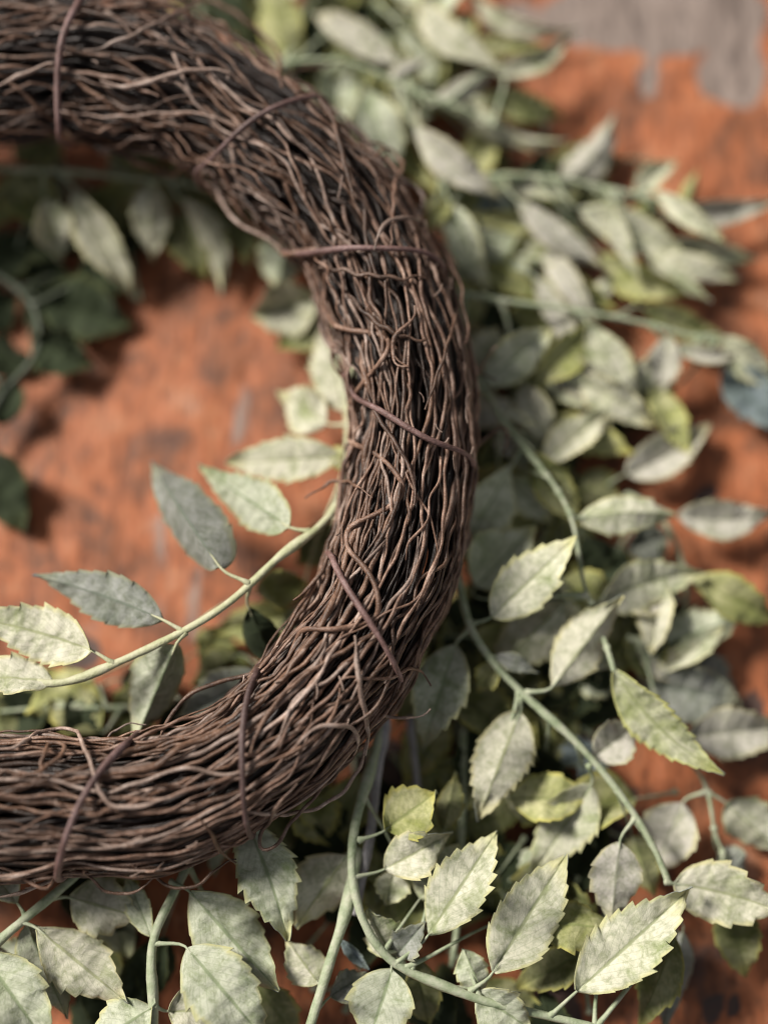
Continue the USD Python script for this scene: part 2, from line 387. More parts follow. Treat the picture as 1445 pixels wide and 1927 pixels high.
def strand(s0, length, rho0, phi0, drift, r, g, messy=1.0, ends=True, step=0.0016, poke=0.0):
    n = max(12, int(length / step))
    q = np.linspace(0, length, n)
    phi = phi0 + drift * (q - length / 2)
    rho = np.full(n, rho0)
    for _ in range(3):
        wl = g.uniform(0.035, 0.11)
        phi += messy * g.normal(0, 0.035) * np.sin(2 * np.pi * q / wl + g.uniform(0, 6.3))
        rho += messy * g.normal(0, 0.014) * np.sin(2 * np.pi * q / wl * 1.2 + g.uniform(0, 6.3))
    if ends:
        e = np.minimum(q, length - q) / 0.022
        dip = np.clip(1 - e, 0, 1) ** 1.5
        rho = rho - 0.17 * dip
    p = ring_point(s0 + q, rho, phi)
    k = np.zeros((n, 3))
    for _ in range(3):
        wl = g.uniform(0.006, 0.020)
        k += messy * g.normal(0, 0.00007 * (wl / 0.009), 3)[None] * np.sin(2 * np.pi * q / wl + g.uniform(0, 6.3))[:, None]
    if g.random() < poke:         # a loose end springs away from the bundle
        tail = np.clip((q - length + 0.022) / 0.022, 0, 1) ** 1.6 if g.random() < 0.5 else np.clip((0.022 - q) / 0.022, 0, 1) ** 1.6
        k += tail[:, None] * (unit(p - CS_C((s0 + q) % RLEN)) * g.uniform(0.001, 0.006) + g.normal(0, 0.0028, 3))
    p = p + k
    rad = r * (1 + 0.10 * np.sin(2 * np.pi * q / g.uniform(0.01, 0.03) + g.uniform(0, 6)))
    tap = np.clip(np.minimum(q, length - q) / 0.006, 0.45, 1)
    return tube(p, rad * tap, 7, 0.045, 0.08, g)


def nearest_ring(p):
    s = np.linspace(0, RLEN, 1500)
    c = CS_C(s)
    i = int(np.argmin(np.sum((c[:, :2] - p[:2]) ** 2, axis=1)))
    t = unit(CS_C(s[i], 1)); out = -np.cross(t, [0, 0, 1.0]); out /= np.linalg.norm(out)
    u = float(np.dot((p - c[i])[:2], out[:2]))
    return c[i], u, float(CS_R(s[i])), out


def on_surface(px, py, lift=0.0):
    """the point of the wreath's upper skin seen at pixel (px, py)"""
    h = HC + 15
    for _ in range(4):
        p = at(px, py, h)
        c, u, R, out = nearest_ring(p)
        z = 0.92 * math.sqrt(max(R * R - u * u, 0.0))
        h = HC + 1000 * (z + lift)
    return at(px, py, h)


WORIG = np.array([float(RC[:, 0].mean()), float(RC[:, 1].mean()), 0.0])
W, WO = thing('vine_wreath', 'round wreath of dark brown twisted vine twigs bound with smoother reddish twigs', 'wreath', WORIG)


def build_wreath():
    g = np.random.default_rng(77)
    mats = ['vine_brown', 'vine_brown', 'vine_umber', 'vine_grey', 'vine_brown', 'vine_umber']
    inner = []
    for i in range(620):          # the heart of the bundle, coloured near black for the shade between the outer twigs
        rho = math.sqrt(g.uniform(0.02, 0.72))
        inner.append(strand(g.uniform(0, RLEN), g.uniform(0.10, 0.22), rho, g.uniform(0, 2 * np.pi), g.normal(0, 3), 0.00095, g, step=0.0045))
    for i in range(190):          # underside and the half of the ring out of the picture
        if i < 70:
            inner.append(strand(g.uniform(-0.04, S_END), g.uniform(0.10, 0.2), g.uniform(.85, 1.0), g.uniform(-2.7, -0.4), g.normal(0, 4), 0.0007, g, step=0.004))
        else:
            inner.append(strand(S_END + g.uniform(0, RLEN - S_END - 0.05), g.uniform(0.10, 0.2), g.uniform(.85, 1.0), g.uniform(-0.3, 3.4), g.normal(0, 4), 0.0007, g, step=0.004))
    part('inner_vines', join(inner), 'vine_inner_shade', W, WO, kind='stuff')
    n = 258
    for i in range(n):
        u = (i + g.uniform(0, 1)) / n
        s0 = -0.10 + u * (S_END + 0.03)
        top = np.clip(1.0 - (s0 + 0.05) / (0.5 * S_END), 0, 1)
        length = g.uniform(0.06, 0.16) if g.random() < 0.25 + 0.3 * top else g.uniform(0.15, 0.30)
        outer = g.random() < 0.60
        rho = g.uniform(0.91, 1.045) if outer else g.uniform(0.74, 0.88)
        phi = g.uniform(-0.15, np.pi + 0.15)
        drift = g.normal(0, 4.0 + 6 * top)
        r = float(np.clip(0.00051 * math.exp(g.normal(0, 0.24)), 0.00036, 0.00095))
        mesh = strand(s0, length, rho, phi, drift, r, g, messy=(1.35 + 1.2 * top) * (2.2 if g.random() < 0.25 else 1.0), ends=g.random() < 0.85, poke=0.22)
        part('vine_strand', mesh, mats[g.integers(len(mats))] if outer else 'vine_deep_shade', W, WO)
    # loose twigs, loops and ends that stand out of the bundle: (pixels, extra lift mm), 's' = lies on the skin, numbers = height
    loose = [
        ([(690, 300), (715, 284), (738, 284), (752, 298), (748, 330), (741, 370), (738, 420), (735, 465)], 2.5, .62),
        ([(705, 470), (722, 425), (740, 412), (772, 410), (793, 392), (795, 368), (772, 345), (735, 322), (690, 290), (650, 272)], 3, .75),
        ([(560, 172), (600, 186), (622, 215), (637, 262), (652, 320), (668, 380)], 2.0, .95),
        ([(585, 560), (606, 590), (604, 618), (616, 646), (643, 668), (660, 690)], 1.0, .75),
        ([(880, 715), (905, 690), (920, 668), (932, 654)], -1, .6),
        ([(870, 700), (905, 702), (935, 716)], -4, .6),
        ([(860, 870), (895, 842), (925, 815), (948, 806), (955, 822), (948, 850)], -6, .65),
        ([(700, 935), (672, 915), (648, 905), (622, 908), (598, 922), (575, 938)], 1.5, .6),
        ([(-20, 1412), (40, 1400), (85, 1375), (125, 1372), (155, 1400), (172, 1440), (185, 1485), (205, 1512), (250, 1520), (320, 1500)], 2, .72),
        ([(20, 1460), (65, 1455), (105, 1430), (122, 1404), (100, 1398), (82, 1420), (78, 1450), (60, 1480)], 2.5, .7),
        ([(690, 1390), (678, 1440), (650, 1485), (610, 1515), (560, 1530), (500, 1532), (440, 1528)], -1, .7),
        ([(560, 1475), (520, 1520), (498, 1560), (490, 1592), (505, 1602), (530, 1575), (560, 1535), (620, 1470), (680, 1400)], 1.5, .65),
        ([(370, 1540), (388, 1556), (408, 1590), (446, 1624)], 1, .7),
        ([(446, 1618), (412, 1632), (375, 1664), (330, 1672), (290, 1650), (250, 1630)], 0, .6),
        ([(160, 1640), (185, 1668), (215, 1682), (250, 1680), (290, 1650)], 0, .6),
        ([(-20, 1690), (40, 1680), (90, 1660), (140, 1635)], -2, .7),
        ([(640, 1280), (690, 1276), (735, 1276), (772, 1258), (795, 1268), (812, 1290)], 1, .65),
        ([(690, 1350), (735, 1349), (770, 1352), (798, 1345), (810, 1334)], 0, .6),
        ([(668, 1195), (672, 1250), (680, 1310), (692, 1370), (688, 1420)], 2, .85),
        ([(250, 25), (330, -8), (400, 2), (465, 40), (510, 80), (526, 130), (530, 165)], 0, .7),
        ([(300, 1388), (320, 1350), (345, 1318), (395, 1290), (460, 1272), (520, 1240)], 2, .75),
        ([(215, 1400), (225, 1370), (250, 1362), (275, 1364)], 0, .5),
        ([(390, 320), (415, 372), (440, 412), (478, 436), (530, 470)], 2, .8),
        ([(550, 150), (580, 128), (620, 122), (650, 115)], -2, .6),
        ([(745, 640), (740, 660), (752, 680), (768, 690)], 2, .7),
        ([(780, 575), (775, 600), (755, 620), (738, 650), (742, 680), (770, 690)], 2.5, .75),
        ([(660, 555), (690, 590), (740, 625), (800, 640)], 2, 1.0),
        ([(640, 1295), (610, 1370), (560, 1410), (490, 1440)], 1.2, .7),
        ([(560, 1400), (600, 1370), (655, 1368), (672, 1385), (665, 1420)], 2, .8),
        ([(470, 1420), (500, 1350), (550, 1290), (620, 1240), (700, 1190)], 1.2, .7),
        ([(600, 500), (680, 515), (738, 522), (800, 520)], 2, .75),
        ([(690, 735), (735, 820), (770, 880), (780, 950)], 1.2, .75),
        ([(862, 560), (850, 620), (825, 700), (800, 770)], 1.2, .6),
        ([(380, 1), (330, 25), (270, 55), (215, 80), (160, 95)], 2, .9),
        ([(430, 135), (380, 130), (320, 140), (255, 160), (190, 150)], 2, .9),
        ([(100, 120), (60, 130), (20, 150), (-20, 165)], 2, .9),
    ]
    for pts, lift, r in loose:
        c = [on_surface(x, y, lift / 1000) for x, y in pts]
        c = resample(c, 0.0014)
        nq = len(c); q = np.arange(nq) * 0.0014
        kk = np.zeros((nq, 3))
        for _ in range(2):
            kk += g.normal(0, 0.00016, 3)[None] * np.sin(2 * np.pi * q / g.uniform(0.006, 0.013) + g.uniform(0, 6))[:, None]
        tap = np.clip(np.minimum(q, q[-1] - q) / 0.008, 0.5, 1)
        part('vine_strand', tube(c + kk, 0.00092 * r * tap, 6, 0.08, 0.08, g), ['vine_brown', 'vine_grey', 'vine_umber'][g.integers(3)], W, WO)
    shreds = []
    for _ in range(80):          # bark shreds and snapped side shoots
        s0 = np.array([g.uniform(-0.05, S_END + .02)]); phi = np.array([g.uniform(0.15, np.pi - .15)])
        p0 = ring_point(s0, 1.03, phi)[0]; p1 = ring_point(s0 + g.choice([-1, 1]) * g.uniform(.0015, .005), 1.06 + g.uniform(0, .06), phi + g.normal(0, .08))[0]
        pm = (p0 + p1) / 2 + g.normal(0, .0004, 3)
        shreds.append(tube(resample([p0, pm, p1], 0.0007), g.uniform(.00014, .00030), 4, .1, 0, g))
    part('bark_shreds', join(shreds), 'vine_grey', W, WO, kind='stuff')
    ties = [[(160, -30), (146, 5), (118, 70), (108, 160), (109, 225), (114, 262)],
            [(372, 318), (405, 290), (450, 245), (510, 204), (560, 186), (592, 180)],
            [(535, 474), (590, 474), (660, 466), (730, 467), (790, 472), (815, 482)],
            [(655, 705), (662, 738), (700, 764), (760, 800), (820, 832), (872, 852), (889, 872)],
            [(626, 1050), (652, 1104), (700, 1178), (742, 1250)],
            [(482, 1268), (464, 1320), (456, 1390), (456, 1460), (461, 1530), (467, 1562)],
            [(240, 1398), (205, 1432), (165, 1486), (130, 1560), (108, 1648)]]
    for pts in ties:
        up = resample([on_surface(x, y, 0.0024) for x, y in pts], 0.0015)
        a, b = up[-1], up[0]
        low = []
        for w in np.linspace(0, 1, 9)[1:-1]:
            p = a * (1 - w) + b * w
            c, u, R, out = nearest_ring(p)
            low.append([p[0], p[1], c[2] - 0.92 * math.sqrt(max(R * R * 1.05 - u * u, 1e-6))])
        c = resample(np.vstack([up, low, up[:1]]), 0.0015)
        c[:, 2] = np.maximum(c[:, 2], 0.003)
        part('binding_twig', tube(c, 0.00098 * g.uniform(.82, 1.15) * (1 + 0.10 * np.sin(np.arange(len(c)) * 0.17 + g.uniform(0, 6)) + 0.05 * np.sin(np.arange(len(c)) * 0.5)), 9, 0.045, 0.08, g), 'binding', W, WO)


build_wreath()


# ------------------------------------------------------------------ leaves
def leaf_mesh(B, T, width, roll, fold, side, arch, g, teeth=None, up=None, twist=0.0):
    L = float(np.linalg.norm(T - B)); a = (T - B) / L
    teeth = teeth or int(np.clip(L * 1000 / g.uniform(3.1, 4.6), 6, 13))
    tam = g.uniform(0.13, 0.22)
    pw, pe = g.uniform(0.74, 0.92), g.uniform(0.74, 1.0)
    per = 4
    nt = teeth * per + 1
    t = np.linspace(0, 1, nt)
    nv = 11
    v = np.array([-1, -.72, -.42, -.2, -.06, 0, .06, .2, .42, .72, 1.0])
    toc = unit(EYE - (B + T) / 2) if up is None else up
    n0 = toc - a * np.dot(toc, a); n0 /= np.linalg.norm(n0)
    s0 = np.cross(n0, a)
    f = np.sin(np.pi * np.clip(t, 0, 1) ** pw) ** pe
    f *= (1 + 0.10 * np.cos(np.pi * t)) * (1 - 0.30 * t ** 4) * 1.04
    saw = (t * teeth) % 1.0
    amp = np.clip(f, 0, 1) * np.clip(t * 6, 0, 1)
    f[-1] = 0.02; f[0] = 0.05
    U, V = np.meshgrid(t, v, indexing='ij')
    jl = g.uniform(0.35, 1.35, teeth + 1); jr = g.uniform(0.35, 1.35, teeth + 1)
    idx = np.minimum((t * teeth).astype(int), teeth)
    edge = np.clip((np.abs(V) - 0.5) * 2, 0, 1) ** 1.5
    sw = np.where(V < 0, (saw * jl[idx])[:, None], (saw * jr[idx])[:, None])
    hw = width / 2
    half = hw * (f[:, None] * (1 - 0.045) + edge * tam * (amp[:, None]) * (sw - 0.45))
    lon = L * (U + edge * 0.045 * sw * amp[:, None])
    x = V * half
    ph = g.uniform(0, 6.3, 4)
    z = fold * np.abs(V) ** 1.15 * half
    z += -0.00028 * np.exp(-(V / 0.09) ** 2) * np.sign(fold if fold else 1)
    z += 0.00036 * np.sin((U - 0.42 * np.abs(V)) * 62) * (1 - np.abs(V)) * np.abs(V) * 3
    z += hw * 0.20 * V ** 2 * np.sin(U * g.uniform(5, 9) + ph[0] + np.sign(V) * ph[1])
    z += hw * 0.08 * np.abs(V) * np.sin(U * 17 + ph[2] + V * 2)
    z += hw * 0.035 * np.sin(U * 29 + ph[3] + V * 5) * np.sin(V * 6 + ph[0])
    arc = 4 * U * (1 - U)
    ang = math.radians(roll) + twist * (U - 0.5)
    sx = x * np.cos(ang) - z * np.sin(ang)
    nz = x * np.sin(ang) + z * np.cos(ang)
    sx = sx + side * arc
    nz = nz + arch * arc
    pos = B + lon[..., None] * a + sx[..., None] * s0 + nz[..., None] * n0
    top = pos.reshape(-1, 3)
    i = np.arange(nt - 1)[:, None]; k = np.arange(nv - 1)[None]
    A = i * nv + k
    ft = np.concatenate([np.stack([A, A + nv + 1, A + nv], -1).reshape(-1, 3), np.stack([A, A + 1, A + nv + 1], -1).reshape(-1, 3)])
    nn = vnormals(top, ft)
    if np.mean(nn @ n0) < 0:
        ft = ft[:, ::-1]; nn = -nn
    bot = top - nn * 0.00034
    nb = len(top)
    rim = np.r_[np.arange(nv), np.arange(1, nt) * nv + nv - 1, (nt - 1) * nv + np.arange(nv - 2, -1, -1), np.arange(nt - 2, 0, -1) * nv]
    r2 = np.roll(rim, -1)
    fs = np.concatenate([np.stack([rim, r2, r2 + nb], -1), np.stack([rim, r2 + nb, rim + nb], -1)])
    # orient the rim outward
    c = top.mean(0)
    tri = np.vstack([top, bot])
    fn = np.cross(tri[fs[:, 1]] - tri[fs[:, 0]], tri[fs[:, 2]] - tri[fs[:, 0]])
    if np.mean(np.sum(fn * (tri[fs[:, 0]] - c), 1)) < 0:
        fs = fs[:, ::-1]
    vv = np.vstack([top, bot]); ff = np.vstack([ft, ft[:, ::-1] + nb, fs])
    uv = np.stack([U.ravel(), V.ravel() * 0.5 + 0.5], 1)
    uv = np.vstack([uv, uv + [2.0, 0]])
    return (vv, ff, uv), a, n0


GROUP = 'frosted green leaf sprigs behind the wreath'
S = 1.0


def raise_h(py, h):
    """the sprigs in front stand a little higher off the board"""
    return h + 5.0 * float(np.clip((py - 1350) / 350.0, 0, 1)) if h >= 18 else h


class Sprig:
    def __init__(self, name, label, stem, mat='stem_sage', r0=6.0, r1=4.0):
        pts = [at(p[0], p[1], raise_h(p[1], p[2])) for p in stem]
        self.c = resample(pts, 0.0025)
        q = np.linspace(0, 1, len(self.c))
        rr = np.array([px2m(r0 * (1 - w) + r1 * w, p) for w, p in zip(q, self.c)])
        self.r = rr
        self.mat = mat
        o = self.c[0] * [1, 1, 0]
        self.p, self.o = thing(name, label, 'leaf sprig', o)
        g = self.g = np.random.default_rng(sum(ord(ch) for ch in label))
        knots = 0.92 + 0.30 * np.clip((np.sin(q * len(q) * 0.21 + g.uniform(0, 6)) - 0.8) * 5, 0, 1) + 0.04 * np.sin(q * len(q) * 0.9)
        self.c = self.c + px2m(2.2, self.c[0]) * np.stack([np.sin(q * len(q) * 0.37 + j * 2) for j in range(3)], 1) * np.sin(q * np.pi)[:, None]
        part('stem', tube(self.c, rr * knots, 10, 0.035, 0.06, g), mat, self.p, self.o)

    def leaf(self, bx, by, tx, ty, hb, ht, w, mat='pale', roll=None, fold=None, side=0.0, arch=None, pet=None, node=None, twist=None, stub=False):
        g = self.g
        B, T = at(bx, by, raise_h(by, hb)), at(tx, ty, raise_h(ty, ht))
        mid = (B + T) / 2
        roll = g.uniform(-16, 16) if roll is None else roll
        fold = g.choice([1, 1, -1]) * g.uniform(0.22, 0.75) if fold is None else fold
        width = px2m(w * (0.76 if by < 420 and bx > 700 else 0.9 if by < 1000 and bx > 700 else 1.04), mid) / max(0.35, math.cos(math.radians(roll)))
        arch = px2m(arch, mid) if arch is not None else g.uniform(-0.06, 0.16) * np.linalg.norm(T - B)
        twist = g.uniform(-0.75, 0.75) if twist is None else twist
        (v, f, uv), a, n0 = leaf_mesh(B, T, width, roll, fold, px2m(side, mid), arch, g, twist=twist)
        lp = part('leaf', (v, f), 'leaf_' + mat, self.p, self.o, uv=uv)
        # the little stalk from the stem to the blade, running on into the midrib
        if node is not None:
            N = at(node[0], node[1], raise_h(node[1], node[2]))
        else:
            near = float(np.min(np.linalg.norm(self.c - B, axis=1)))
            back = B - a * max(0.010, 1.1 * near)
            i = int(np.argmin(np.linalg.norm(self.c - back, axis=1)))
            N = self.c[i]
        d = float(np.linalg.norm(N - B))
        L = float(np.linalg.norm(T - B))
        if (d > 0.05 or (d > 0.016 and stub)) and node is None:
            N = B - a * 0.014 - np.array([0, 0, 0.006]); d = 0.015
        rib = v[: len(v) // 2].reshape(-1, 11, 3)[:, 5]
        k = max(2, int(len(rib) * 0.14))
        tan = unit(rib[2] - rib[0])
        w_ = np.linspace(0, 1, 9)[:, None]
        c1, c2 = N + (B - N) * 0.33 + n0 * d * 0.06, B - tan * d * 0.33
        bez = (1 - w_) ** 3 * N + 3 * (1 - w_) ** 2 * w_ * c1 + 3 * (1 - w_) * w_ ** 2 * c2 + w_ ** 3 * B
        run = rib[1:k + 1] - n0 * 0.0004 * np.linspace(0, 1, k)[:, None]
        c = resample(np.vstack([bez, run]), 0.0016)
        q = np.linspace(0, 1, len(c))
        rr = px2m(4.9, B) * (1 - 0.85 * q ** 1.6) * (0.85 + 0.75 * np.exp(-q * 16))
        part('petiole', tube(c, rr, 7, 0.02, 0.05, g), self.mat, lp, self.o)


# (blade base px, tip px, heights of base and tip in mm, width px, look, extras)
def sprig(name, label, stem, leaves, mat='stem_sage', r0=6.0, r1=4.0):
    s = Sprig(name, label, stem, mat, r0, r1)
    for row in leaves:
        kw = row[-1] if isinstance(row[-1], dict) else {}
        r = row[:-1] if kw else row
        s.leaf(*r, **kw)
    SPRIGS.append(s)
    return s


SPRIGS = []
D = dict
sprig('leaf_sprig', 'pale curved sprig arching across the orange board inside the wreath ring',
      [(668, 690, 27), (657, 770, 28), (655, 850, 32), (640, 930, 40), (600, 990, 46), (540, 1040, 49), (468, 1100, 50), (345, 1190, 50), (212, 1250, 49), (115, 1285, 47), (70, 1284, 46)],
      [(415, 1068, 286, 868, 50, 24, 100, 'grey', D(fold=-1.0, roll=-12, node=(468, 1098, 50), side=4)),
       (545, 992, 376, 880, 47, 30, 92, 'mint', D(fold=-0.22, node=(582, 1000, 47))),
       (640, 858, 426, 872, 30, 20, 84, 'cream', D(fold=0.2, roll=8)),
       (652, 852, 608, 868, 32, 30, 44, 'yellow', D(fold=-0.5, roll=30)),
       (614, 796, 524, 735, 26, 18, 84, 'cream', D(node=(655, 800, 30))),
       (648, 775, 610, 605, 24, 12, 92, 'cream', D(fold=.15)),
       (305, 1166, 62, 1082, 50, 42, 92, 'grey', D(fold=-0.22, node=(347, 1189, 50), roll=-8, side=-6)),
       (172, 1224, -60, 1160, 49, 48, 104, 'cream', D(fold=0.15, node=(214, 1249, 49), roll=6, side=-6)),
       (100, 1282, -90, 1275, 46, 44, 66, 'cream', D(roll=35, side=-4)),
       (330, 1216, 250, 1405, 49, 32, 98, 'mint', D(fold=-1.0, roll=-14, node=(349, 1190, 50))),
       (468, 1146, 522, 1265, 40, 22, 66, 'dark', D(fold=-.3, node=(470, 1100, 49))),
       (484, 1112, 575, 1095, 24, 20, 74, 'yellow'),
       (575, 1150, 396, 1192, 12, 8, 76, 'yellow'),
       (630, 985, 560, 1065, 14, 10, 70, 'olive'),
       (570, 1130, 560, 1240, 16, 12, 70, 'mint'), (596, 562, 474, 592, 12, 8, 104, 'cream'), (640, 600, 520, 655, 7, 5, 70, 'olive'), (545, 430, 520, 545, 14, 10, 92, 'mint')], 'stem_cream', 8.5, 7.5)
sprig('leaf_sprig', 'blurred sprig of drooping leaves below the wreath top inside the ring',
      [(-60, 318, 22), (100, 320, 22), (250, 333, 23), (360, 346, 24), (430, 372, 24)],
      [(85, 372, 115, 492, 20, 8, 74, 'cream'), (140, 356, 252, 562, 21, 8, 76, 'cream', D(roll=10)), (282, 350, 286, 492, 22, 10, 74, 'cream'),
       (338, 372, 416, 555, 23, 9, 54, 'cream', D(side=26, roll=12)), (170, 360, 240, 455, 10, 6, 80, 'olive'), (335, 400, 385, 525, 10, 5, 84, 'olive'),
       (35, 330, -15, 425, 18, 8, 70, 'olive'), (300, 320, 200, 250, 12, 8, 80, 'olive'), (30, 300, 130, 230, 12, 8, 80, 'olive'), (430, 380, 470, 500, 12, 8, 70, 'olive')])
sprig('dark_leaf_sprig', 'dark green shaded sprig low at the left inside the ring',  # dark green, with leaves and stem darkened further in colour for shade
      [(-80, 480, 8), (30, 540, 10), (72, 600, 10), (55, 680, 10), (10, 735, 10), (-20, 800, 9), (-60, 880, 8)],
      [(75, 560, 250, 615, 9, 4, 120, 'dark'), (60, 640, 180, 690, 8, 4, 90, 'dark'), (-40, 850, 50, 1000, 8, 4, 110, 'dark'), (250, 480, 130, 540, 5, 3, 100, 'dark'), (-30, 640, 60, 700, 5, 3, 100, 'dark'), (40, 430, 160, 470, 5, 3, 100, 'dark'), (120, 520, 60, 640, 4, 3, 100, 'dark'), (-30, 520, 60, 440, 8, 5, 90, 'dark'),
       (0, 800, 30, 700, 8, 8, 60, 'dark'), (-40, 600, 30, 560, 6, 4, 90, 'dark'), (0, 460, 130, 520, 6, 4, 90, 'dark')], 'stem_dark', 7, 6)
sprig('leaf_sprig', 'blurred sprig at the top right of the wreath reaching towards the grey bare patch',
      [(500, 150, 24), (540, 120, 24), (605, 112, 25), (680, 126, 25), (770, 165, 25), (850, 196, 24), (930, 235, 22)],
      [(540, 118, 500, -40, 22, 14, 84, 'yellow'), (748, 118, 585, 20, 20, 12, 78, 'lilac'), (735, 150, 808, 108, 24, 22, 50, 'lilac'),
       (935, 128, 788, -20, 22, 14, 92, 'cream', D(side=26)), (925, 135, 1080, 58, 22, 14, 58, 'cream', D(side=-24)), (872, -20, 1095, 52, 12, 8, 48, 'cream', D(side=-34)),
       (812, 198, 932, 118, 25, 20, 60, 'lilac', D(side=-8)), (780, 236, 946, 372, 26, 22, 88, 'lilac', D(side=-10)), (862, 214, 1068, 264, 22, 14, 46, 'cream', D(side=-20)),
       (905, 180, 1065, 220, 10, 7, 76, 'olive'), (690, 172, 742, 350, 20, 14, 92, 'mint'), (655, 130, 640, 225, 16, 12, 66, 'olive'),
       (560, 60, 640, 40, 8, 6, 90, 'olive'), (700, 40, 790, 80, 6, 4, 90, 'olive'), (650, -20, 760, 30, 6, 4, 90, 'olive'), (880, 250, 960, 320, 8, 5, 90, 'olive'),
       (770, 270, 760, 330, 10, 6, 60, 'dark'), (830, 130, 730, 60, 5, 4, 80, 'olive')])
sprig('leaf_sprig', 'blurred sprig of pointed pale leaves lying over orange paint at the upper right',
      [(830, 335, 22), (900, 330, 22), (1000, 332, 21), (1100, 345, 19), (1200, 366, 18), (1290, 386, 16)],
      [(974, 378, 1142, 508, 22, 18, 78, 'lilac', D(side=-8)), (1088, 392, 1305, 502, 19, 12, 98, 'pale', D(side=8)), (1248, 398, 1465, 374, 16, 9, 64, 'lilac', D(side=-14)),
       (1200, 372, 1278, 302, 15, 9, 58, 'pale', D(side=10)), (1288, 388, 1312, 320, 10, 7, 38, 'yellow'), (1130, 478, 1302, 552, 12, 10, 72, 'yellow', D(side=-14)),
       (1235, 468, 1425, 488, 11, 8, 72, 'pale'), (1228, 482, 1390, 524, 14, 11, 58, 'cream'), (848, 385, 922, 556, 22, 16, 84, 'mint'),
       (945, 350, 905, 480, 10, 7, 84, 'blue'), (965, 390, 1005, 560, 8, 6, 60, 'blue'), (1030, 490, 1100, 568, 10, 7, 66, 'olive'), (1020, 380, 1112, 335, 9, 7, 66, 'olive'),
       (1060, 342, 1158, 210, 17, 11, 98, 'lilac', D(side=-16)), (850, 380, 798, 432, 22, 20, 44, 'yellow'), (900, 400, 1000, 420, 5, 4, 90, 'blue'),
       (1150, 380, 1060, 300, 7, 5, 70, 'olive'), (1230, 420, 1200, 360, 8, 5, 60, 'olive')])
sprig('leaf_sprig', 'sprig with straight grey stem right of the wreath, bluish leaf at its tip',
      [(840, 548, 24), (950, 565, 24), (1070, 583, 23), (1190, 602, 21), (1260, 622, 19), (1350, 640, 17)],
      [(908, 722, 1036, 618, 26, 22, 98, 'mint', D(fold=.15)), (1008, 722, 1128, 606, 18, 16, 78, 'yellow'), (1108, 610, 1198, 782, 22, 16, 92, 'pale'),
       (1258, 632, 1236, 752, 18, 10, 70, 'lilac'), (1212, 580, 1378, 642, 14, 10, 62, 'olive', D(side=-6)), (1268, 655, 1392, 664, 17, 14, 38, 'lilac', D(side=-10)),
       (1358, 634, 1475, 735, 16, 10, 70, 'pale'), (1366, 690, 1475, 815, 8, 5, 96, 'blue'), (1178, 892, 1338, 798, 12, 7, 88, 'lilac', D(side=-8)),
       (1255, 742, 1140, 812, 6, 4, 76, 'dark'), (1270, 725, 1220, 765, 9, 8, 40, 'yellow'), (1028, 866, 1148, 772, 20, 17, 78, 'cream'),
       (892, 700, 938, 616, 20, 17, 66, 'cream'), (958, 730, 1082, 762, 8, 5, 96, 'olive'), (900, 560, 880, 640, 10, 6, 70, 'mint'), (1090, 780, 1180, 830, 5, 3, 80, 'dark'),
       (930, 560, 960, 480, 9, 6, 70, 'olive')])
sprig('leaf_sprig', 'sprig with a green stem bending down just beside the right side of the wreath',
      [(890, 705, 26), (915, 745, 27), (955, 805, 29), (1005, 865, 31), (1052, 930, 32), (1082, 1000, 33), (1092, 1060, 33), (1112, 1135, 31)],
      [(962, 878, 858, 1060, 28, 20, 112, 'mint', D(fold=.12)), (1006, 852, 1088, 992, 28, 20, 82, 'olive'), (1090, 975, 1278, 970, 31, 22, 84, 'pale', D(side=8)),
       (896, 1104, 1008, 988, 26, 26, 116, 'mint'), (1060, 1138, 922, 1268, 28, 18, 108, 'pale', D(node=(1108, 1122, 31))), (1128, 1132, 1322, 1078, 26, 18, 92, 'pale', D(side=10)),
       (946, 772, 1012, 800, 29, 27, 24, 'pale'), (1085, 900, 1165, 962, 10, 7, 90, 'olive'), (950, 900, 1040, 985, 20, 15, 70, 'mint'), (1100, 1010, 1150, 1080, 18, 12, 60, 'dark'),
       (1010, 860, 1080, 890, 9, 6, 80, 'olive'), (900, 800, 900, 900, 12, 10, 70, 'dark'), (960, 860, 940, 790, 16, 14, 50, 'lilac')])
sprig('leaf_sprig', 'low sprig at the right edge with grey leaves casting soft shade on the board',
      [(1180, 930, 10), (1230, 960, 12), (1262, 1000, 12), (1285, 1060, 11), (1290, 1140, 12), (1260, 1200, 13), (1200, 1205, 14)],
      [(1276, 970, 1468, 962, 14, 9, 82, 'lilac', D(side=-12)), (1300, 1092, 1462, 1168, 12, 9, 78, 'yellow'), (1238, 1216, 1400, 1158, 15, 12, 84, 'mint', D(node=(1180, 1200, 14))),
       (1218, 1288, 1396, 1320, 8, 6, 106, 'grey'), (1290, 1386, 1475, 1368, 10, 7, 96, 'lilac'), (1300, 1230, 1390, 1330, 7, 5, 80, 'grey'), (1180, 1030, 1260, 1010, 5, 4, 80, 'grey'),
       (1200, 1170, 1140, 1100, 9, 7, 70, 'lilac')])
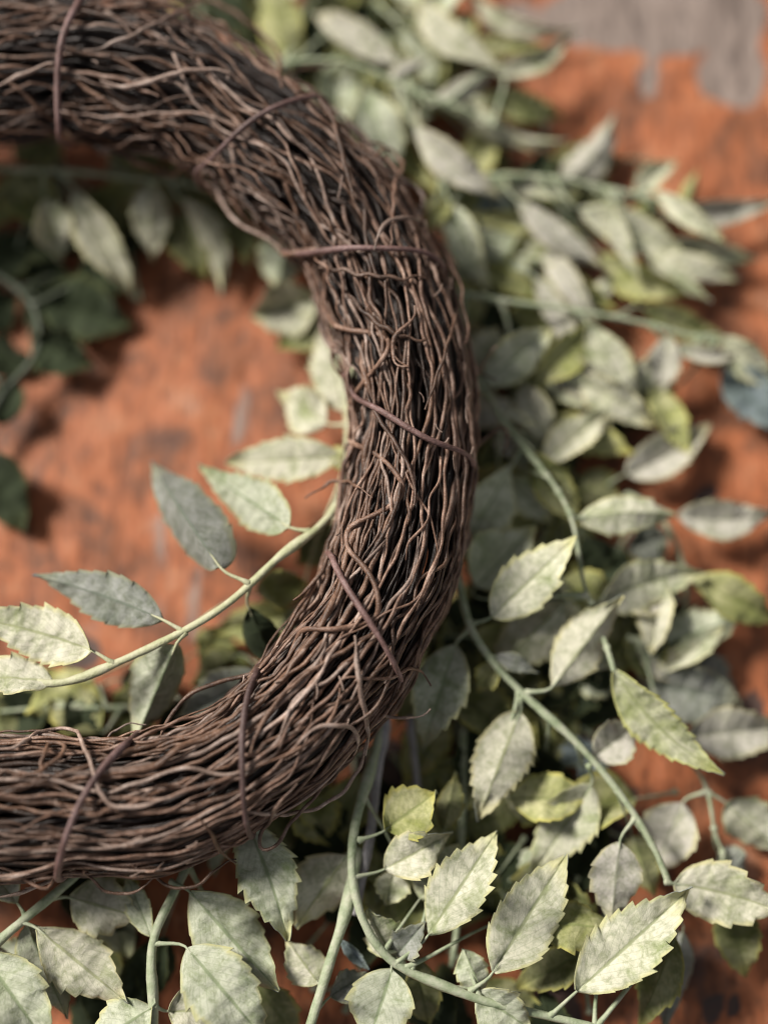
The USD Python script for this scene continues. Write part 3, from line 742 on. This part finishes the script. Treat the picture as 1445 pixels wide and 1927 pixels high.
sprig('leaf_sprig', 'long sharp grey green sprig running down from the wreath to the lower right corner',
      [(850, 1040, 26), (862, 1095, 29), (886, 1178, 32), (930, 1250, 32), (992, 1314, 31), (1070, 1382, 30), (1115, 1432, 29), (1195, 1535, 27), (1258, 1665, 24)],
      [(926, 1160, 1086, 1008, 36, 42, 100, 'pale', D(fold=.2, node=(888, 1174, 32), roll=-5)), (856, 1214, 794, 1412, 30, 24, 102, 'mint', D(fold=.25, node=(885, 1182, 32))),
       (932, 1234, 1012, 1266, 31, 29, 34, 'grey', D(node=(925, 1240, 32))), (1040, 1292, 1170, 1120, 32, 34, 94, 'cream', D(node=(990, 1304, 31))),
       (940, 1248, 898, 1302, 28, 24, 48, 'yellow'), (978, 1342, 898, 1545, 29, 22, 104, 'cream', D(fold=-.25, node=(980, 1312, 31))), (1118, 1425, 1200, 1362, 24, 22, 78, 'lilac', D(roll=10)),
       (1166, 1586, 1150, 1735, 27, 24, 98, 'lilac', D(fold=-.16, node=(1195, 1540, 27))), (1112, 1478, 1000, 1650, 22, 16, 98, 'pale', D(node=(1108, 1440, 28))),
       (958, 1502, 1112, 1505, 20, 20, 96, 'yellow'), (1268, 1664, 1480, 1722, 24, 24, 112, 'cream', D(fold=.2, node=(1252, 1660, 25), side=8)),
       (1190, 1575, 1232, 1690, 16, 12, 66, 'olive'), (1100, 1500, 1080, 1720, 6, 4, 90, 'dark'), (1140, 1480, 1085, 1430, 10, 7, 60, 'blue'), (1050, 1430, 1130, 1400, 8, 6, 60, 'blue')], 'stem_sage', 9.0, 7.0)
sprig('leaf_sprig', 'sprig holding the long yellow pointed leaf over reddish board at lower right',
      [(1120, 1160, 26), (1135, 1205, 30), (1148, 1240, 33), (1155, 1262, 34)],
      [(1156, 1262, 1362, 1458, 34, 30, 86, 'sage', D(fold=.3, side=-20, roll=10)), (1120, 1200, 1030, 1290, 12, 8, 80, 'olive'), (1130, 1230, 1060, 1360, 10, 6, 90, 'dark')], 'stem_sage', 5, 4)
sprig('leaf_sprig', 'small sprig with a forked thin stem near the bottom right edge',
      [(1280, 1420, 8), (1310, 1450, 12), (1330, 1490, 15), (1345, 1560, 14), (1368, 1615, 12)],
      [(1284, 1512, 1228, 1645, 14, 10, 112, 'lilac', D(node=(1330, 1490, 15))), (1366, 1512, 1472, 1606, 15, 12, 92, 'pale', D(node=(1330, 1490, 15))), (1352, 1604, 1402, 1645, 10, 7, 66, 'grey'),
       (1368, 1692, 1406, 1838, 12, 7, 84, 'olive')], 'stem_sage', 4.5, 3.5)
sprig('leaf_sprig', 'thick grey green sprig curving from under the wreath along the bottom edge',
      [(722, 1340, 24), (706, 1410, 28), (688, 1480, 31), (668, 1560, 32), (660, 1640, 31), (673, 1702, 30), (700, 1762, 29), (742, 1815, 28), (820, 1850, 27), (900, 1880, 26), (1000, 1907, 25), (1120, 1935, 24)],
      [(726, 1562, 822, 1490, 31, 34, 106, 'yellow', D(fold=.15, node=(674, 1582, 32))), (724, 1636, 852, 1568, 28, 28, 84, 'cream', D(node=(664, 1652, 31))),
       (806, 1760, 936, 1564, 29, 31, 108, 'pale', D(fold=.18, node=(744, 1815, 28))), (928, 1830, 1066, 1608, 29, 31, 122, 'pale', D(fold=.18, node=(884, 1866, 26))),
       (1086, 1866, 1302, 1670, 27, 30, 122, 'pale', D(fold=.34, node=(1036, 1912, 25), roll=4)), (738, 1826, 690, 1970, 28, 26, 120, 'mint', D(fold=.2)),
       (1000, 1730, 1170, 1752, 24, 24, 94, 'yellow'), (1104, 1790, 972, 1862, 18, 16, 76, 'olive'), (738, 1802, 692, 1712, 25, 27, 72, 'pale', D(fold=-.5)), (745, 1800, 800, 1735, 24, 28, 60, 'grey', D(fold=.6)),
       (872, 1788, 912, 1880, 24, 22, 64, 'mint', D(node=(902, 1878, 26))), (896, 1868, 1000, 1940, 25, 24, 96, 'mint'), (782, 1800, 806, 1935, 18, 14, 70, 'olive'),
       (836, 1562, 858, 1452, 24, 26, 52, 'olive'), (790, 1692, 866, 1588, 22, 21, 92, 'pale'), (742, 1640, 728, 1705, 20, 18, 66, 'pale'), (1002, 1600, 925, 1705, 12, 9, 80, 'mint'),
       (1272, 1765, 1200, 1940, 20, 15, 74, 'olive', D(roll=20)), (1285, 1755, 1248, 1950, 16, 10, 62, 'grey'), (560, 1480, 640, 1560, 16, 12, 90, 'yellow'), (700, 1460, 600, 1580, 14, 9, 90, 'olive')], 'stem_sage', 11.0, 8.0)
sprig('leaf_sprig', 'straight pale sprig crossing the bottom edge left of the thick curved stem',
      [(672, 1600, 22), (655, 1690, 26), (636, 1770, 27), (606, 1860, 27), (580, 1945, 27)],
      [(652, 1612, 556, 1745, 25, 20, 112, 'cream', D(fold=-.35)), (600, 1852, 538, 1768, 24, 20, 76, 'cream', D(fold=-.3)), (622, 1876, 690, 1832, 22, 19, 64, 'grey'), (640, 1770, 694, 1826, 22, 20, 22, 'blue'),
       (596, 1640, 560, 1700, 14, 10, 70, 'olive')], 'stem_sage', 11, 10)
sprig('leaf_sprig', 'sprig with a vertical green stem at the bottom left and broad pale leaves',
      [(362, 1600, 24), (344, 1645, 27), (318, 1695, 29), (292, 1768, 29), (286, 1850, 28), (290, 1945, 27)],
      [(358, 1680, 524, 1866, 31, 29, 132, 'mint', D(fold=-.3, roll=-4, node=(322, 1660, 28))), (352, 1785, 500, 1960, 31, 31, 132, 'mint', D(fold=.12, node=(292, 1776, 29))),
       (288, 1896, 165, 1975, 29, 28, 108, 'mint', D(fold=-.2)), (318, 1905, 436, 1900, 25, 24, 96, 'cream', D(node=(290, 1895, 28))), (284, 1762, 238, 1648, 26, 22, 48, 'mint'),
       (408, 1560, 402, 1650, 14, 10, 40, 'mint'), (480, 1850, 560, 1960, 12, 9, 90, 'olive')], 'stem_sage', 10, 8.5)
sprig('leaf_sprig', 'single hanging leaf sprig under the wreath between its two lower bindings',
      [(500, 1470, 22), (478, 1500, 25), (464, 1530, 27)],
      [(462, 1545, 542, 1772, 29, 27, 112, 'mint', D(fold=.25, side=6, roll=4)), (560, 1500, 620, 1590, 16, 12, 90, 'yellow'), (500, 1520, 570, 1620, 15, 10, 80, 'olive')], 'stem_sage', 5, 4)
sprig('leaf_sprig', 'pale sprig slanting off the bottom left corner under the lowest binding',
      [(190, 1600, 22), (150, 1640, 25), (100, 1683, 27), (40, 1738, 28), (-60, 1810, 28)],
      [(70, 1748, 242, 1890, 29, 29, 116, 'cream', D(fold=-.3, node=(40, 1735, 28))), (132, 1690, 268, 1728, 24, 24, 112, 'cream', D(fold=-.2)), (50, 1742, 126, 1918, 26, 20, 92, 'mint', D(fold=-.3)),
       (-30, 1800, 95, 1975, 30, 30, 124, 'mint'), (32, 1700, -25, 1630, 26, 24, 60, 'cream'), (170, 1642, 264, 1662, 20, 18, 44, 'yellow'), (-10, 1780, 10, 1840, 20, 16, 40, 'lilac')], 'stem_sage', 9, 9)
sprig('leaf_sprig', 'shaded sprig just above the wreath bottom inside the ring',
      [(520, 1290, 12), (420, 1310, 14), (300, 1330, 14), (150, 1330, 13), (0, 1340, 12), (-80, 1340, 12)],
      [(492, 1268, 330, 1352, 24, 26, 66, 'grey', D(roll=25)), (440, 1235, 360, 1290, 12, 9, 70, 'olive'), (300, 1290, 210, 1390, 12, 8, 90, 'olive'), (180, 1290, 120, 1400, 12, 8, 90, 'olive'),
       (90, 1320, -20, 1380, 12, 8, 90, 'dark'), (30, 1290, 140, 1330, 9, 6, 90, 'olive'), (390, 1230, 470, 1260, 7, 5, 80, 'olive'), (420, 1180, 380, 1250, 6, 5, 70, 'yellow'), (230, 1280, 330, 1300, 6, 4, 90, 'dark')])
sprig('bare_stem', 'lilac grey bare stem hugging the lower right side of the wreath',
      [(740, 1270, 22), (726, 1330, 24), (716, 1420, 25), (704, 1510, 24), (690, 1600, 22), (668, 1720, 18)], [], 'stem_lilac', 12, 10)
sprig('bare_stem', 'thin blue grey bare stems hanging behind the leaves below the wreath',
      [(772, 1350, 14), (778, 1420, 14), (788, 1500, 13), (800, 1600, 10)], [], 'stem_lilac', 7, 6)
sprig('bare_stem', 'straight grey green bare stem between the cream leaf and the yellow leaf below',
      [(872, 1370, 16), (870, 1480, 15), (868, 1620, 14), (850, 1820, 12)], [], 'stem_sage', 8, 7)


# leaves deeper in the foliage, the low ones mostly darkened in colour for shade
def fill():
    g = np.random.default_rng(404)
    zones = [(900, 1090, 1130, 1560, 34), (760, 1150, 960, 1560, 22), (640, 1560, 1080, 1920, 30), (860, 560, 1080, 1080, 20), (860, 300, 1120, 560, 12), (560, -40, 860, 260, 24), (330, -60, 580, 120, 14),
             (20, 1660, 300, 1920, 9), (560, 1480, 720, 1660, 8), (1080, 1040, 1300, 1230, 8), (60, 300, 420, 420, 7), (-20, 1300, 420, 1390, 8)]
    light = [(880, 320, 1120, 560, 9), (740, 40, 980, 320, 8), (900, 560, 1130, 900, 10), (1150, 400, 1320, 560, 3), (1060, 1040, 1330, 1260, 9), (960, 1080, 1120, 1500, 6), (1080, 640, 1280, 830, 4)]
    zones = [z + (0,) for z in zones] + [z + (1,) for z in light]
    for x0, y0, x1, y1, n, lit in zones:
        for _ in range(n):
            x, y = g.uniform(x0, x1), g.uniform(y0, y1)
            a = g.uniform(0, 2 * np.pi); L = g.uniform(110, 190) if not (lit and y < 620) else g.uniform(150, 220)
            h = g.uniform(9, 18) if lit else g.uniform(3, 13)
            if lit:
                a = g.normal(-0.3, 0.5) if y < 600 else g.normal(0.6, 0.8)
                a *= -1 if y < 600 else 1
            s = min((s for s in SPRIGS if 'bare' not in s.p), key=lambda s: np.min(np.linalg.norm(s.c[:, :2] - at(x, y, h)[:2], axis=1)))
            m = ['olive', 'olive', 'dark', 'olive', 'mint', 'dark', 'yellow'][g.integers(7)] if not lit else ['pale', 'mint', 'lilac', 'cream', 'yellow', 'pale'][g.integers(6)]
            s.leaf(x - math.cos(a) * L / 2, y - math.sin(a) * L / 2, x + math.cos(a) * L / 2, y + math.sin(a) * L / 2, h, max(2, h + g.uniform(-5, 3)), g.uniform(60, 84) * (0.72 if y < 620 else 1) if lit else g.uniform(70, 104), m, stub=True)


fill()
